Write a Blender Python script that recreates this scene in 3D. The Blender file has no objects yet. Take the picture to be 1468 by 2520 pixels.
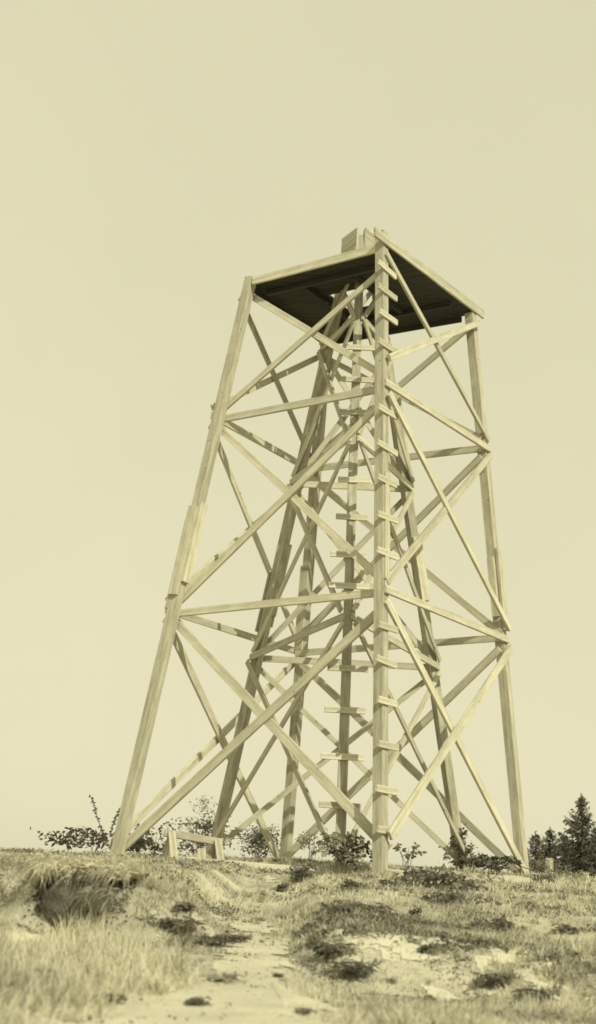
import bpy, bmesh, math, random
import numpy as np
from mathutils import Vector, Matrix
random.seed(7); rng = np.random.default_rng(11)
S = bpy.context.scene; C = S.collection
R = math.radians
# ------------------------------------------------------------------ materials
def mat(name, c, rough=.85, var=.25, scale=6, c2=None, bump=0, bscale=60, stretch=None, objvar=0, transl=0, coord='Object'):
    m = bpy.data.materials.new(name); m.use_nodes = True; nt = m.node_tree; N = nt.nodes; L = nt.links
    b = N['Principled BSDF']; b.inputs['Roughness'].default_value = rough; b.inputs['Specular IOR Level'].default_value = .2
    tc = N.new('ShaderNodeTexCoord'); mp = N.new('ShaderNodeMapping'); L.new(tc.outputs[coord], mp.inputs[0])
    if stretch: mp.inputs['Scale'].default_value = stretch
    n = N.new('ShaderNodeTexNoise'); n.inputs['Scale'].default_value = scale; n.inputs['Detail'].default_value = 7; n.inputs['Roughness'].default_value = .62
    L.new(mp.outputs[0], n.inputs[0])
    cr = N.new('ShaderNodeValToRGB'); L.new(n.outputs[0], cr.inputs[0])
    c2 = c2 or tuple(v*(1-var) for v in c)
    cr.color_ramp.elements[0].position = .36; cr.color_ramp.elements[0].color = (*c2, 1)
    cr.color_ramp.elements[1].position = .62; cr.color_ramp.elements[1].color = (*c, 1)
    out = cr.outputs[0]
    if objvar:
        oi = N.new('ShaderNodeObjectInfo'); mr = N.new('ShaderNodeMapRange'); mr.inputs[3].default_value = 1-objvar; mr.inputs[4].default_value = 1+objvar*.6
        L.new(oi.outputs['Random'], mr.inputs[0])
        mx = N.new('ShaderNodeVectorMath'); mx.operation = 'SCALE'; L.new(out, mx.inputs[0]); L.new(mr.outputs[0], mx.inputs['Scale']); out = mx.outputs[0]
    L.new(out, b.inputs['Base Color'])
    if bump:
        n2 = N.new('ShaderNodeTexNoise'); n2.inputs['Scale'].default_value = bscale; n2.inputs['Detail'].default_value = 5; L.new(mp.outputs[0], n2.inputs[0])
        bp = N.new('ShaderNodeBump'); bp.inputs['Strength'].default_value = bump; bp.inputs['Distance'].default_value = .02; L.new(n2.outputs[0], bp.inputs['Height']); L.new(bp.outputs[0], b.inputs['Normal'])
    if transl:
        t = N.new('ShaderNodeBsdfTranslucent'); L.new(out, t.inputs[0]); ms = N.new('ShaderNodeMixShader'); ms.inputs[0].default_value = transl
        L.new(b.outputs[0], ms.inputs[1]); L.new(t.outputs[0], ms.inputs[2]); L.new(ms.outputs[0], N['Material Output'].inputs[0])
    return m
def tint(v): return (v, v*.955, v*.74)
M = {}
def woodmat(name, v, dark, mott=.5):
    m = mat(name, tint(v), .8, .3, 2.2, c2=tint(dark), bump=.25, bscale=14, stretch=(.35, 9, 9), objvar=.18)
    nt = m.node_tree; N = nt.nodes; L = nt.links; b = N['Principled BSDF']
    src = b.inputs['Base Color'].links[0].from_socket
    tc = N.new('ShaderNodeTexCoord'); n = N.new('ShaderNodeTexNoise'); n.inputs['Scale'].default_value = 6; n.inputs['Detail'].default_value = 8; n.inputs['Roughness'].default_value = .75
    mq = N.new('ShaderNodeMapping'); mq.inputs['Scale'].default_value = (.5, 3, 3); L.new(tc.outputs['Object'], mq.inputs[0]); L.new(mq.outputs[0], n.inputs[0])
    # mottled weathering plus small dark knots
    mr = N.new('ShaderNodeMapRange'); mr.inputs[1].default_value = .42; mr.inputs[2].default_value = .58; mr.inputs[3].default_value = 1-mott; mr.inputs[4].default_value = 1
    L.new(n.outputs[0], mr.inputs[0])
    vo = N.new('ShaderNodeTexVoronoi'); vo.inputs['Scale'].default_value = 5; L.new(tc.outputs['Object'], vo.inputs[0])
    kr = N.new('ShaderNodeMapRange'); kr.inputs[1].default_value = .05; kr.inputs[2].default_value = .10; kr.inputs[3].default_value = .45; kr.inputs[4].default_value = 1
    L.new(vo.outputs['Distance'], kr.inputs[0])
    mu = N.new('ShaderNodeMath'); mu.operation = 'MULTIPLY'; L.new(mr.outputs[0], mu.inputs[0]); L.new(kr.outputs[0], mu.inputs[1])
    sc = N.new('ShaderNodeVectorMath'); sc.operation = 'SCALE'; L.new(src, sc.inputs[0]); L.new(mu.outputs[0], sc.inputs['Scale']); L.new(sc.outputs[0], b.inputs['Base Color'])
    return m
M['wood'] = woodmat('sawn_timber', .58, .43, .20)
M['post'] = woodmat('post_timber', .52, .38, .24)
M['grey'] = woodmat('weathered_timber', .48, .33, .32)
M['deck'] = woodmat('dark_deck_boards', .07, .04, .2)  # even dark tone for the deck, joists, rear rims and loose boards
M['bolt'] = mat('rusty_iron', tint(.05), .6, .3)
M['rock'] = mat('shade_toned_rock', tint(.13), .9, .5, 5, c2=tint(.06), bump=.9, bscale=25)  # rock colour lowered to hold the shade of the hollow
M['bark'] = mat('bark', tint(.10), .9, .4, 12, bump=.5)
M['brick'] = mat('pale_brick', tint(.5), .9, .3, 8)
M['leafdark'] = mat('dark_leaf', tint(.125), .55, .4, 9, transl=.12)
M['leafmid'] = mat('mid_leaf', tint(.24), .55, .45, 5, c2=tint(.09), transl=.3)
M['leafpale'] = mat('pale_leaf', tint(.40), .6, .45, 7, c2=tint(.2), transl=.3)
M['weedleaf'] = mat('weed_leaf', tint(.22), .6, .45, 7, c2=tint(.10), transl=.3)
M['needle'] = mat('conifer_needles', tint(.14), .8, .5, 3, c2=tint(.065), transl=.12)  # leaf and needle tones lifted paler to carry the washed-out haze

# ground: dry turf and pale worn soil, real patches of both
def groundmat():
    m = bpy.data.materials.new('dry_turf'); m.use_nodes = True; nt = m.node_tree; N = nt.nodes; L = nt.links; b = N['Principled BSDF']
    b.inputs['Roughness'].default_value = .95; b.inputs['Specular IOR Level'].default_value = .1
    tc = N.new('ShaderNodeTexCoord')
    def noise(s, d=8, r=.6):
        n = N.new('ShaderNodeTexNoise'); n.inputs['Scale'].default_value = s; n.inputs['Detail'].default_value = d; n.inputs['Roughness'].default_value = r; L.new(tc.outputs['Object'], n.inputs[0]); return n
    a = noise(1.1); r1 = N.new('ShaderNodeValToRGB'); L.new(a.outputs[0], r1.inputs[0])
    r1.color_ramp.elements[0].position = .38; r1.color_ramp.elements[0].color = (*tint(.36), 1)
    r1.color_ramp.elements[1].position = .6; r1.color_ramp.elements[1].color = (*tint(.60), 1)
    c = noise(9, 10, .75); r2 = N.new('ShaderNodeValToRGB'); L.new(c.outputs[0], r2.inputs[0])
    r2.color_ramp.elements[0].position = .33; r2.color_ramp.elements[0].color = (.5, .5, .48, 1)
    r2.color_ramp.elements[1].position = .47; r2.color_ramp.elements[1].color = (1, 1, 1, 1)
    mx = N.new('ShaderNodeMixRGB'); mx.blend_type = 'MULTIPLY'; mx.inputs[0].default_value = 1; L.new(r1.outputs[0], mx.inputs[1]); L.new(r2.outputs[0], mx.inputs[2])
    L.new(mx.outputs[0], b.inputs['Base Color'])
    bp = N.new('ShaderNodeBump'); bp.inputs['Strength'].default_value = .8; bp.inputs['Distance'].default_value = .03
    d = noise(35, 9, .7); L.new(d.outputs[0], bp.inputs['Height']); L.new(bp.outputs[0], b.inputs['Normal'])
    return m
M['ground'] = groundmat()
M['soil'] = mat('pale_worn_soil', tint(.56), .95, .2, 3, c2=tint(.46), bump=.5, bscale=30)

def grassmat(name, hi, lo, transl=.3):
    m = bpy.data.materials.new(name); m.use_nodes = True; nt = m.node_tree; N = nt.nodes; L = nt.links; b = N['Principled BSDF']
    b.inputs['Roughness'].default_value = .7; b.inputs['Specular IOR Level'].default_value = .2
    at = N.new('ShaderNodeAttribute'); at.attribute_name = 'tone'
    cr = N.new('ShaderNodeValToRGB'); L.new(at.outputs['Fac'], cr.inputs[0])
    cr.color_ramp.elements[0].color = (*tint(lo), 1); cr.color_ramp.elements[1].color = (*tint(hi), 1)
    L.new(cr.outputs[0], b.inputs['Base Color'])
    t = N.new('ShaderNodeBsdfTranslucent'); L.new(cr.outputs[0], t.inputs[0]); ms = N.new('ShaderNodeMixShader'); ms.inputs[0].default_value = transl
    L.new(b.outputs[0], ms.inputs[1]); L.new(t.outputs[0], ms.inputs[2]); L.new(ms.outputs[0], N['Material Output'].inputs[0])
    return m
M['grass'] = grassmat('dry_grass_blades', .80, .07, .38)

# ------------------------------------------------------------------ helpers
def tag(o, label=None, cat=None, group=None, kind=None):
    if label: o['label'] = label
    if cat: o['category'] = cat
    if group: o['group'] = group
    if kind: o['kind'] = kind
    return o
def empty(name, loc, label, cat, group=None):
    o = bpy.data.objects.new(name, None); C.objects.link(o); o.location = loc; o.empty_display_size = .2
    return tag(o, label, cat, group)
def link(name, me, m, parent=None, mw=None):
    o = bpy.data.objects.new(name, me); C.objects.link(o)
    if m and not me.materials: me.materials.append(m)
    if parent: o.parent = parent; bpy.context.view_layer.update() if False else None
    if mw is not None: o.matrix_local = (WM[parent].inverted() @ mw) if parent else mw
    WM[o] = mw if mw is not None else (WM[parent] if parent else Matrix())
    return o
WM = {}
def thing(name, loc, label, cat, group=None):
    o = empty(name, loc, label, cat, group); WM[o] = Matrix.Translation(loc); return o
def frame(A, B, nrm):
    x = (B-A).normalized(); y = nrm.cross(x).normalized(); z = x.cross(y)
    return Matrix(((x.x, y.x, z.x, A.x), (x.y, y.y, z.y, A.y), (x.z, y.z, z.z, A.z), (0, 0, 0, 1)))
def board(name, A, B, nrm, w, t, m, parent=None, x0=0., x1=0., wob=.002, bev=.004):
    """plank from A to B; width w across, thickness t along nrm. A real bevelled, very slightly bowed plank"""
    A = Vector(A); B = Vector(B); Ln = (B-A).length; F = frame(A, B, Vector(nrm))
    bm = bmesh.new(); n = max(1, int(Ln/.6)); rings = []
    ph = random.random()*6; am = wob*Ln
    for i in range(n+1):
        u = i/n; x = -x0 + (Ln+x0+x1)*u; by = am*math.sin(ph+u*3.1)*.5; bz = am*math.sin(ph*1.7+u*2.6)*.35
        rings.append([bm.verts.new((x, sy*w/2+by, sz*t/2+bz)) for sy, sz in ((-1, -1), (1, -1), (1, 1), (-1, 1))])
    for a, b in zip(rings, rings[1:]):
        for k in range(4): bm.faces.new((a[k], a[(k+1) % 4], b[(k+1) % 4], b[k]))
    bm.faces.new(rings[0][::-1]); bm.faces.new(rings[-1])
    bm.normal_update()
    ed = [e for e in bm.edges if len(e.link_faces) == 2 and e.calc_face_angle(0) > 1.2]
    bmesh.ops.bevel(bm, geom=ed, offset=bev, segments=1, affect='EDGES', profile=.5)
    bmesh.ops.recalc_face_normals(bm, faces=bm.faces)
    me = bpy.data.meshes.new(name); bm.to_mesh(me); bm.free()
    return link(name, me, m, parent, F)

# value noise in numpy
_T = rng.random((256, 256))
def vnoise(x, y):
    xi = np.floor(x).astype(int); yi = np.floor(y).astype(int); fx = x-xi; fy = y-yi
    fx = fx*fx*(3-2*fx); fy = fy*fy*(3-2*fy); g = lambda a, b: _T[a % 256, b % 256]
    return (g(xi, yi)*(1-fx)+g(xi+1, yi)*fx)*(1-fy)+(g(xi, yi+1)*(1-fx)+g(xi+1, yi+1)*fx)*fy
def fbm(x, y, s=1., o=4):
    x = np.asarray(x, float)*s+31.3; y = np.asarray(y, float)*s+17.7; v = 0; a = .5
    for _ in range(o): v = v+a*(vnoise(x, y)-.5); x = x*2.03+5.1; y = y*2.03+9.7; a *= .5
    return v
def sstep(a, b, x): t = np.clip((np.asarray(x, float)-a)/(b-a), 0, 1); return t*t*(3-2*t)
# ------------------------------------------------------------------ camera
CAM = Vector((-0.73114722, -20.26502077, -0.34802264)); PITCH, ROLL, FPX = 0.2717968, 0.05769388, 3310.96
cp, sp = math.cos(PITCH), math.sin(PITCH); r_ = Vector((1, 0, 0)); f_ = Vector((0, cp, sp)); u_ = Vector((0, -sp, cp))
Rv = math.cos(ROLL)*r_+math.sin(ROLL)*u_; Uv = -math.sin(ROLL)*r_+math.cos(ROLL)*u_
cd = bpy.data.cameras.new('camera'); cam = bpy.data.objects.new('camera', cd); C.objects.link(cam); S.camera = cam
cam.matrix_world = Matrix(((Rv.x, Uv.x, -f_.x, CAM.x), (Rv.y, Uv.y, -f_.y, CAM.y), (Rv.z, Uv.z, -f_.z, CAM.z), (0, 0, 0, 1)))
cd.sensor_fit = 'VERTICAL'; cd.sensor_height = 36; cd.lens = FPX/2520*36; cd.clip_end = 3000; cd.clip_start = .05
cd.dof.use_dof = True; cd.dof.focus_distance = 22.5; cd.dof.aperture_fstop = 2.8
def ray(px, py): return f_+Rv*((px-734)/FPX)+Uv*((1260-py)/FPX)
def aty(px, py, y): d = ray(px, py); return CAM+d*((y-CAM.y)/d.y)

# ------------------------------------------------------------------ terrain height
PP = np.array([(-26, -2.3), (-20, -1.85), (-17.4, -.98), (-16, -.80), (-14, -.775), (-12, -.72), (-8.3, -.55), (-5.5, -.36), (-4, -.22), (-3, -.17), (60, -.17)])
RP = np.array([(-26, -2.3), (-20, -1.8), (-17.4, -.98), (-16, -.80), (-14, -.85), (-12.75, -.88), (-12.35, -.74), (-12.0, -.60), (-11.6, -.56), (-8, -.40), (-5, -.24), (-3, -.2), (60, -.2)])
LP = np.array([(-26, -2.1), (-20, -1.7), (-17.4, -.92), (-16, -.76), (-14, -.74), (-12.3, -.72), (-12.0, -.60), (-11.7, -.38), (-11.2, -.31), (-9.5, -.28), (-8, -.27), (-5, -.18), (-3, -.12), (60, -.12)])
def hgt(x, y):
    x = np.asarray(x, float); y = np.asarray(y, float)
    y2 = y+.35*fbm(x, y, 1.3)*np.clip((y+17)/3, 0, 1)
    P_ = np.interp(y, PP[:, 0], PP[:, 1]); Rr = np.interp(y2, RP[:, 0], RP[:, 1]); Ll = np.interp(y2, LP[:, 0], LP[:, 1])
    Rr = Rr-.05*np.clip((x-.1)/1.2, 0, 1)*np.exp(-((y+11.5)/2.)**2)
    Ll = Ll-.10*sstep(-2.0, -1.2, x)*np.exp(-((y+10.5)/2.)**2)
    cx = -.87+.06*np.sin(y*.9); hw = .20+.06*np.sin(y*.7+1)+.12*sstep(-14, -16, y)
    wl = sstep(hw, hw+.40, cx-x); wr = sstep(hw, hw+.34, x-cx)
    z = P_*(1-wl-wr)+Ll*wl+Rr*wr
    # level top of the knoll under the tower
    yf = -3.1+.9*np.clip(np.abs(x-.5)-.15, 0, 3.2); t = y-yf
    top = -.17+.16*sstep(-.1, 1.1, t)+.12*sstep(2, 7, t)*sstep(-3.2, -1.7, x)-.05*sstep(.2, -.6, x)*sstep(1.2, .2, t)
    top = top-.09*sstep(-3.1, -4.6, x)
    k = sstep(-.6, .1, t)*sstep(-5.2, -3.6, y)
    z = z*(1-k)+top*k
    # hill falls away behind and to the left, stays level to the right
    far = sstep(5.5, 26, y)*sstep(7, 1, x-.17*y)
    z = z-3.2*far-2.5*sstep(30, 120, y)*sstep(7, 1, x-.17*y)-1.2*sstep(-5.5, -16, x)*sstep(-12, 4, y)
    z = z+.25*sstep(8, 40, y)*sstep(1, 7, x-.17*y)
    n = fbm(x, y, 1.7)*.07+fbm(x, y, 5.5, 4)*.04
    n = n*np.where(np.abs(x-cx) < hw, .35, 1)*(1-.6*k)
    # hollow scooped into the left bank
    z = z-(.30+.9*fbm(x, y, 6., 3))*np.exp(-(((x+1.98+.3*fbm(x, y, 5.))/.19)**4))*np.exp(-(((y+11.70)/.34)**2))-.16*np.exp(-(((x+2.36)/.09)**2))*np.exp(-(((y+11.62)/.4)**2))
    return z+n
def hz(x, y): return float(hgt(x, y))
def hit(px, py, y0=-18.5):
    d = ray(px, py); t = 1.2
    while t < 90:
        p = CAM+d*t
        if p.z < hz(p.x, p.y): return Vector((p.x, p.y, hz(p.x, p.y)))
        t += .03+t*.002
    return None
def nlin(*seg):
    o = [seg[0][0]]
    for a, b, s in seg: n = max(1, int(round((b-a)/s))); o += [a+(b-a)*(i+1)/n for i in range(n)]
    return np.array(o)
def gridmesh(name, xs, ys, fn, m, mask=None, dz=0):
    X, Y = np.meshgrid(xs, ys); Z = fn(X, Y)+dz
    V = np.stack([X, Y, Z], -1).reshape(-1, 3); nx = len(xs); ny = len(ys)
    i = np.arange(ny-1)[:, None]*nx+np.arange(nx-1)[None, :]; F = np.stack([i, i+1, i+nx+1, i+nx], -1).reshape(-1, 4)
    if mask is not None:
        c = V[F].mean(1); F = F[mask(c[:, 0], c[:, 1])]
    me = bpy.data.meshes.new(name); me.from_pydata(V.tolist(), [], F.tolist()); me.polygons.foreach_set('use_smooth', [True]*len(me.polygons)); me.update()
    o = link(name, me, m); return o
xs = nlin((-500, -60, 40), (-60, -12, 2), (-12, -4, .25), (-4, 3.4, .045), (3.4, 12, .25), (12, 60, 2), (60, 500, 40))
ys = nlin((-60, -24, 4), (-24, -17.5, .4), (-17.5, -10.5, .045), (-10.5, -2, .09), (-2, 8, .25), (8, 60, 2), (60, 900, 40))
tag(gridmesh('ground', xs, ys, hgt, M['ground']), 'dry grassy knoll the tower stands on', None, None, 'structure')
def pathmask(x, y):
    cx = -.87+.06*np.sin(y*.9); hw = .22+.06*np.sin(y*.7+1)+.26*sstep(-13, -16, y)
    hw = hw*sstep(-8.5, -12.5, y)
    return np.abs(x-cx)+fbm(x, y, 3.)*.35+fbm(x, y, 12., 3)*.22 < hw
tag(gridmesh('path', nlin((-1.8, .2, .03)), nlin((-19, -3.4, .03)), hgt, M['soil'], pathmask, .006), 'pale trodden path climbing to the tower', None, None, 'structure')
def baremask(x, y):
    q = sstep(-.62, -.3, x)*sstep(-13.3, -12.7, y)*sstep(-11.35, -11.75, y)
    q2 = sstep(-1.5, -1.9, x)*sstep(-14.6, -13.4, y)*sstep(-11.9, -12.25, y)*.95
    q3 = sstep(-2.5, -2.3, x)*sstep(-1.6, -1.9, x)*sstep(-13.0, -12.7, y)*sstep(-12.05, -12.3, y)
    q = np.maximum(np.maximum(q*.72, q2*.9), q3*1.25)
    return q*.8+fbm(x, y, 2.2)*1.3+fbm(x, y, 8., 4)*1.5 > .72
tag(gridmesh('bare_soil', nlin((-3.4, 2.8, .016)), nlin((-15, -11, .02)), hgt, M['soil'], baremask, .005), 'pale bare soil showing on the worn bank faces', None, None, 'structure')

# ------------------------------------------------------------------ grass
def leafmesh(name, P0, D, Wd, Ln, Wt, tone, droop, seg, m, parent=None):
    """N strips: P0 (N,3) roots, D (N,3) directions, Wd (N,3) width dirs, lengths, widths"""
    N = len(P0); us = np.linspace(0, 1, seg+1); rows = []
    for u in us:
        c = P0+D*(Ln*u)[:, None]; c[:, 2] -= droop*Ln*u*u
        w = Wt*(1-u**1.6)*.5+.0003
        rows.append(c-Wd*w[:, None]); rows.append(c+Wd*w[:, None])
    V = np.stack(rows, 1).reshape(-1, 3); k = 2*(seg+1); b = np.arange(N)[:, None, None]*k
    q = np.array([[2*s, 2*s+1, 2*s+3, 2*s+2] for s in range(seg)])[None]; F = (b+q).reshape(-1, 4)
    me = bpy.data.meshes.new(name); nf = len(F)
    me.vertices.add(len(V)); me.vertices.foreach_set('co', V.ravel())
    me.loops.add(nf*4); me.loops.foreach_set('vertex_index', F.ravel().astype(np.int32))
    me.polygons.add(nf); me.polygons.foreach_set('loop_start', np.arange(0, nf*4, 4, dtype=np.int32)); me.polygons.foreach_set('loop_total', np.full(nf, 4, dtype=np.int32))
    a = me.attributes.new('tone', 'FLOAT', 'FACE'); a.data.foreach_set('value', np.repeat(tone, seg).astype(np.float32))
    me.update(calc_edges=True); me.validate()
    return link(name, me, m, parent)
def grass(name, x, y, ln, wt, tone, lean=.35, seg=3, z=None, dirbias=(0, 0), droop=.25):
    N = len(x); z = hgt(x, y)-.01 if z is None else z
    th = rng.random(N)*2*np.pi; D = np.stack([np.cos(th)*lean*rng.random(N)+dirbias[0], np.sin(th)*lean*rng.random(N)+dirbias[1], np.ones(N)], 1); D /= np.linalg.norm(D, axis=1)[:, None]
    t2 = rng.random(N)*np.pi; Wd = np.stack([np.cos(t2), np.sin(t2)*.6, np.zeros(N)], 1)
    return leafmesh(name, np.stack([x, y, z], 1), D, Wd, ln, wt, tone, droop, seg, M['grass'])
def scatter(n, x0, x1, y0, y1, dens):
    x = rng.uniform(x0, x1, n); y = rng.uniform(y0, y1, n); k = rng.random(n) < dens(x, y); return x[k], y[k]
def dens(x, y):
    cx = -.87+.06*np.sin(y*.9); hw = .22+.05*np.sin(y*.7+1)+.14*sstep(-14, -16, y)
    d = sstep(hw-.05, hw+.18, np.abs(x-cx)+fbm(x, y, 3.)*.2)
    d = np.maximum(d, sstep(-12.4, -9.6, y)*.55); d = np.maximum(d, sstep(-6, -4, y)*.8)
    cl = np.clip(.55+fbm(x, y, 2.3)*2.2, .03, 1)
    b = baremask(x, y); return d*cl*np.where(b, .45, 1)
gx = []; 
def add(n, x0, x1, y0, y1, l0, l1, w, green=.12, **kw):
    x, y = scatter(n, x0, x1, y0, y1, dens)
    N = len(x); g = fbm(x, y, 1.1)+fbm(x, y, 4.)*.6; tone = np.clip(.72+rng.normal(0, .16, N)-np.clip(g-.02, 0, 1)*1.6, .05, 1)
    tone = np.where(rng.random(N) < green, tone*.25, tone)
    ln = rng.uniform(l0, l1, N)*(1+fbm(x, y, 1.5)*1.2); gx.append((x, y, ln, np.full(N, w)*rng.uniform(.6, 1.4, N), tone))
add(80000, -2.7, 1.7, -16.6, -13.2, .04, .12, .0034, .12)
add(80000, -3.4, 2.6, -13.4, -10.4, .04, .12, .004, .14)
add(48000, -3.8, 3.6, -10.8, -6.5, .05, .13, .0055, .22)
add(36000, -4.8, 4.8, -6.8, -2., .05, .13, .007, .22)
add(28000, -6.5, 8.5, -2.4, 6, .04, .13, .009, .2)
add(14000, 2, 14, 3, 28, .1, .24, .03, .25)
x, y, ln, wt, tn = [np.concatenate([g[i] for g in gx]) for i in range(5)]
tag(grass('dry_grass', x, y, ln, wt, tn, lean=1.1, seg=2, droop=.4), 'short dry grass covering the knoll', None, None, 'stuff')
# tufts: blades fanning out of common roots
def tufts(n, x0, x1, y0, y1, nb, l0, l1, w, tone0, spread=.02):
    cx, cy = scatter(n, x0, x1, y0, y1, dens); k = len(cx); m = rng.integers(nb//2, nb*3//2, k); sz = rng.uniform(.55, 1.25, k); tn = tone0+rng.normal(0, .22, k)
    r = np.repeat(np.arange(k), m); N = len(r)
    gx.append((cx[r]+rng.normal(0, spread, N)*sz[r], cy[r]+rng.normal(0, spread, N)*sz[r], rng.uniform(l0, l1, N)*sz[r], np.full(N, w)*rng.uniform(.6, 1.3, N), np.clip(tn[r]+rng.normal(0, .1, N), .02, 1)))
gx = []
tufts(1300, -2.6, -1.0, -16.4, -13.3, 30, .07, .19, .004, .66)
tufts(800, -.5, 1.5, -16.4, -13.8, 28, .05, .15, .004, .66)
tufts(1000, .5, 2.4, -14.4, -11.4, 30, .08, .22, .0045, .66)
tufts(1000, -3.2, -1.2, -12.7, -10.2, 26, .05, .16, .0045, .6)
tufts(800, -.7, 2.8, -12.6, -9.5, 24, .05, .14, .0045, .46)
tufts(1200, -4, 3.8, -10.2, -5, 24, .06, .15, .006, .46)
tufts(1100, -5, 5, -5, -.5, 22, .06, .16, .008, .46)
tufts(520, 1.8, 4.8, -7, 1.5, 22, .08, .26, .008, .62)
for fx, fy in ((-3.0, -.75), (.54, -3.2), (2.98, .4), (-.6, 2.8), (-1.73, .95), (.06, -2.45), (2.07, .8)):
    N = 620; aa = rng.random(N)*6.283; rr_ = .10+rng.random(N)**1.5*.32
    gx.append((fx+np.cos(aa)*rr_, fy+np.sin(aa)*rr_, rng.uniform(.06, .24, N), np.full(N, .007), np.clip(.62+rng.normal(0, .25, N), .02, 1)))
x, y, ln, wt, tn = [np.concatenate([g[i] for g in gx]) for i in range(5)]
tag(grass('grass_tufts', x, y, ln, wt, tn, lean=1.1, seg=3, droop=.5), 'ragged tufts of bleached and dark grass on the knoll', None, None, 'stuff')
gx = []
add(2600, -1.95, -1.35, -12.75, -12.15, .10, .26, .004, .1)
add(1800, -2.3, -1.15, -16.2, -13.4, .12, .26, .0035, .1)
add(2400, .4, 2.0, -14.0, -11.5, .10, .22, .0035, .1)
add(1800, 2.2, 4.2, -8, -1, .12, .32, .006, .15)
x, y, ln, wt, tn = [np.concatenate([g[i] for g in gx]) for i in range(5)]
tag(grass('tall_straw', x, y, ln, wt, np.clip(tn+.12, 0, 1), lean=.5, droop=.4), 'taller bleached straw stalks beside the path', None, None, 'stuff')

# ------------------------------------------------------------------ plants
def leaves(name, cen, rad, n, size, m, parent, shell=.55, asp=.5, seed=None, flat=False, updown=.5, cut=-1.):
    """many small curved leaf blades in an uneven, gappy crown volume (local to parent origin)"""
    g = np.random.default_rng(seed if seed is not None else random.randrange(1 << 30))
    cl = g.normal(0, 1, (max(6, n//28), 3)); cl /= np.linalg.norm(cl, axis=1)[:, None]; cl *= g.uniform(shell, 1, (len(cl), 1))
    k = g.integers(0, len(cl), n); p = cl[k]+g.normal(0, .17, (n, 3))
    p = p[p[:, 2] > cut]; n = len(p)
    P0 = np.array(cen)+p*np.array(rad)
    D = g.normal(0, 1, (n, 3)); D[:, 2] = D[:, 2]*updown-.1; D /= np.linalg.norm(D, axis=1)[:, None]
    W = np.cross(D, g.normal(0, 1, (n, 3))); W /= np.linalg.norm(W, axis=1)[:, None]
    Ln = size*g.uniform(.6, 1.3, n)
    return leafblades(name, P0, D, W, Ln, Ln*asp, m, parent)
def leafblades(name, P0, D, W, Ln, Wt, m, parent, droop=.12):
    N = len(P0); prof = [(0, .12), (.35, 1), (.72, .8), (1, .04)]; rows = []
    for u, w in prof:
        c = P0+D*(Ln*u)[:, None]; c[:, 2] -= droop*Ln*u*u; h = (Wt*w*.5)[:, None]; rows += [c-W*h, c+W*h]
    V = np.stack(rows, 1).reshape(-1, 3); b = np.arange(N)[:, None, None]*8
    q = np.array([[0, 1, 3, 2], [2, 3, 5, 4], [4, 5, 7, 6]])[None]; F = (b+q).reshape(-1, 4); nf = len(F)
    me = bpy.data.meshes.new(name); me.vertices.add(len(V)); me.vertices.foreach_set('co', V.ravel())
    me.loops.add(nf*4); me.loops.foreach_set('vertex_index', F.ravel().astype(np.int32))
    me.polygons.add(nf); me.polygons.foreach_set('loop_start', np.arange(0, nf*4, 4, dtype=np.int32)); me.polygons.foreach_set('loop_total', np.full(nf, 4, dtype=np.int32))
    me.update(calc_edges=True); me.validate()
    return link(name, me, m, parent, WM[parent] if parent else None)
def tube(name, paths, m, parent, sides=5):
    """paths: list of ([points], [radii])"""
    bm = bmesh.new()
    for pts, rad in paths:
        pts = [Vector(p) for p in pts]; prev = None
        for i, p in enumerate(pts):
            t = (pts[min(i+1, len(pts)-1)]-pts[max(i-1, 0)]).normalized(); a = t.orthogonal().normalized(); b = t.cross(a)
            if prev and abs(a.dot(pa)) < .99:
                a = (pa-t*pa.dot(t)).normalized(); b = t.cross(a)
            pa = a
            ring = [bm.verts.new(p+(a*math.cos(2*math.pi*k/sides)+b*math.sin(2*math.pi*k/sides))*rad[i]) for k in range(sides)]
            if prev:
                for k in range(sides): bm.faces.new((prev[k], prev[(k+1) % sides], ring[(k+1) % sides], ring[k]))
            else: bm.faces.new(ring[::-1])
            prev = ring
        bm.faces.new(prev)
    me = bpy.data.meshes.new(name); bm.to_mesh(me); bm.free()
    return link(name, me, m, parent, WM[parent] if parent else None)
def bushstems(cen, rad, n, r=.006):
    o = []
    for _ in range(n):
        a = random.random()*6.28; e = Vector((cen[0]+math.cos(a)*rad[0]*.8*random.random(), cen[1]+math.sin(a)*rad[1]*.8*random.random(), cen[2]+rad[2]*random.uniform(.1, .8)))
        b = Vector((random.uniform(-.05, .05), random.uniform(-.05, .05), -.03)); mid = (e+b)/2+Vector((random.uniform(-.04, .04), 0, .04)); o.append(([b, mid, e], [r, r*.7, r*.3]))
    return o
def shrub(label, cat, loc, rad, n, size, m, zc=None, stems=7, name='shrub', group=None, asp=.5, seed=None, shell=.45, cut=-1.):
    loc = Vector(loc); t = thing(name, loc, label, cat, group); zc = rad[2]*.85 if zc is None else zc
    leaves('foliage', (0, 0, zc), rad, n, size, M[m], t, asp=asp, seed=seed, shell=shell, cut=cut)
    tube('stem', bushstems((0, 0, zc), rad, stems, .004+size*.04), M['bark'], t, 4); return t
def gz(x, y, dz=0): return Vector((x, y, hz(x, y)+dz))
def onray(px, y, dz=0): # a spot on the ground at distance y in the direction of column px
    p = aty(px, 2150, y); return gz(p.x, y, dz)

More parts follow.
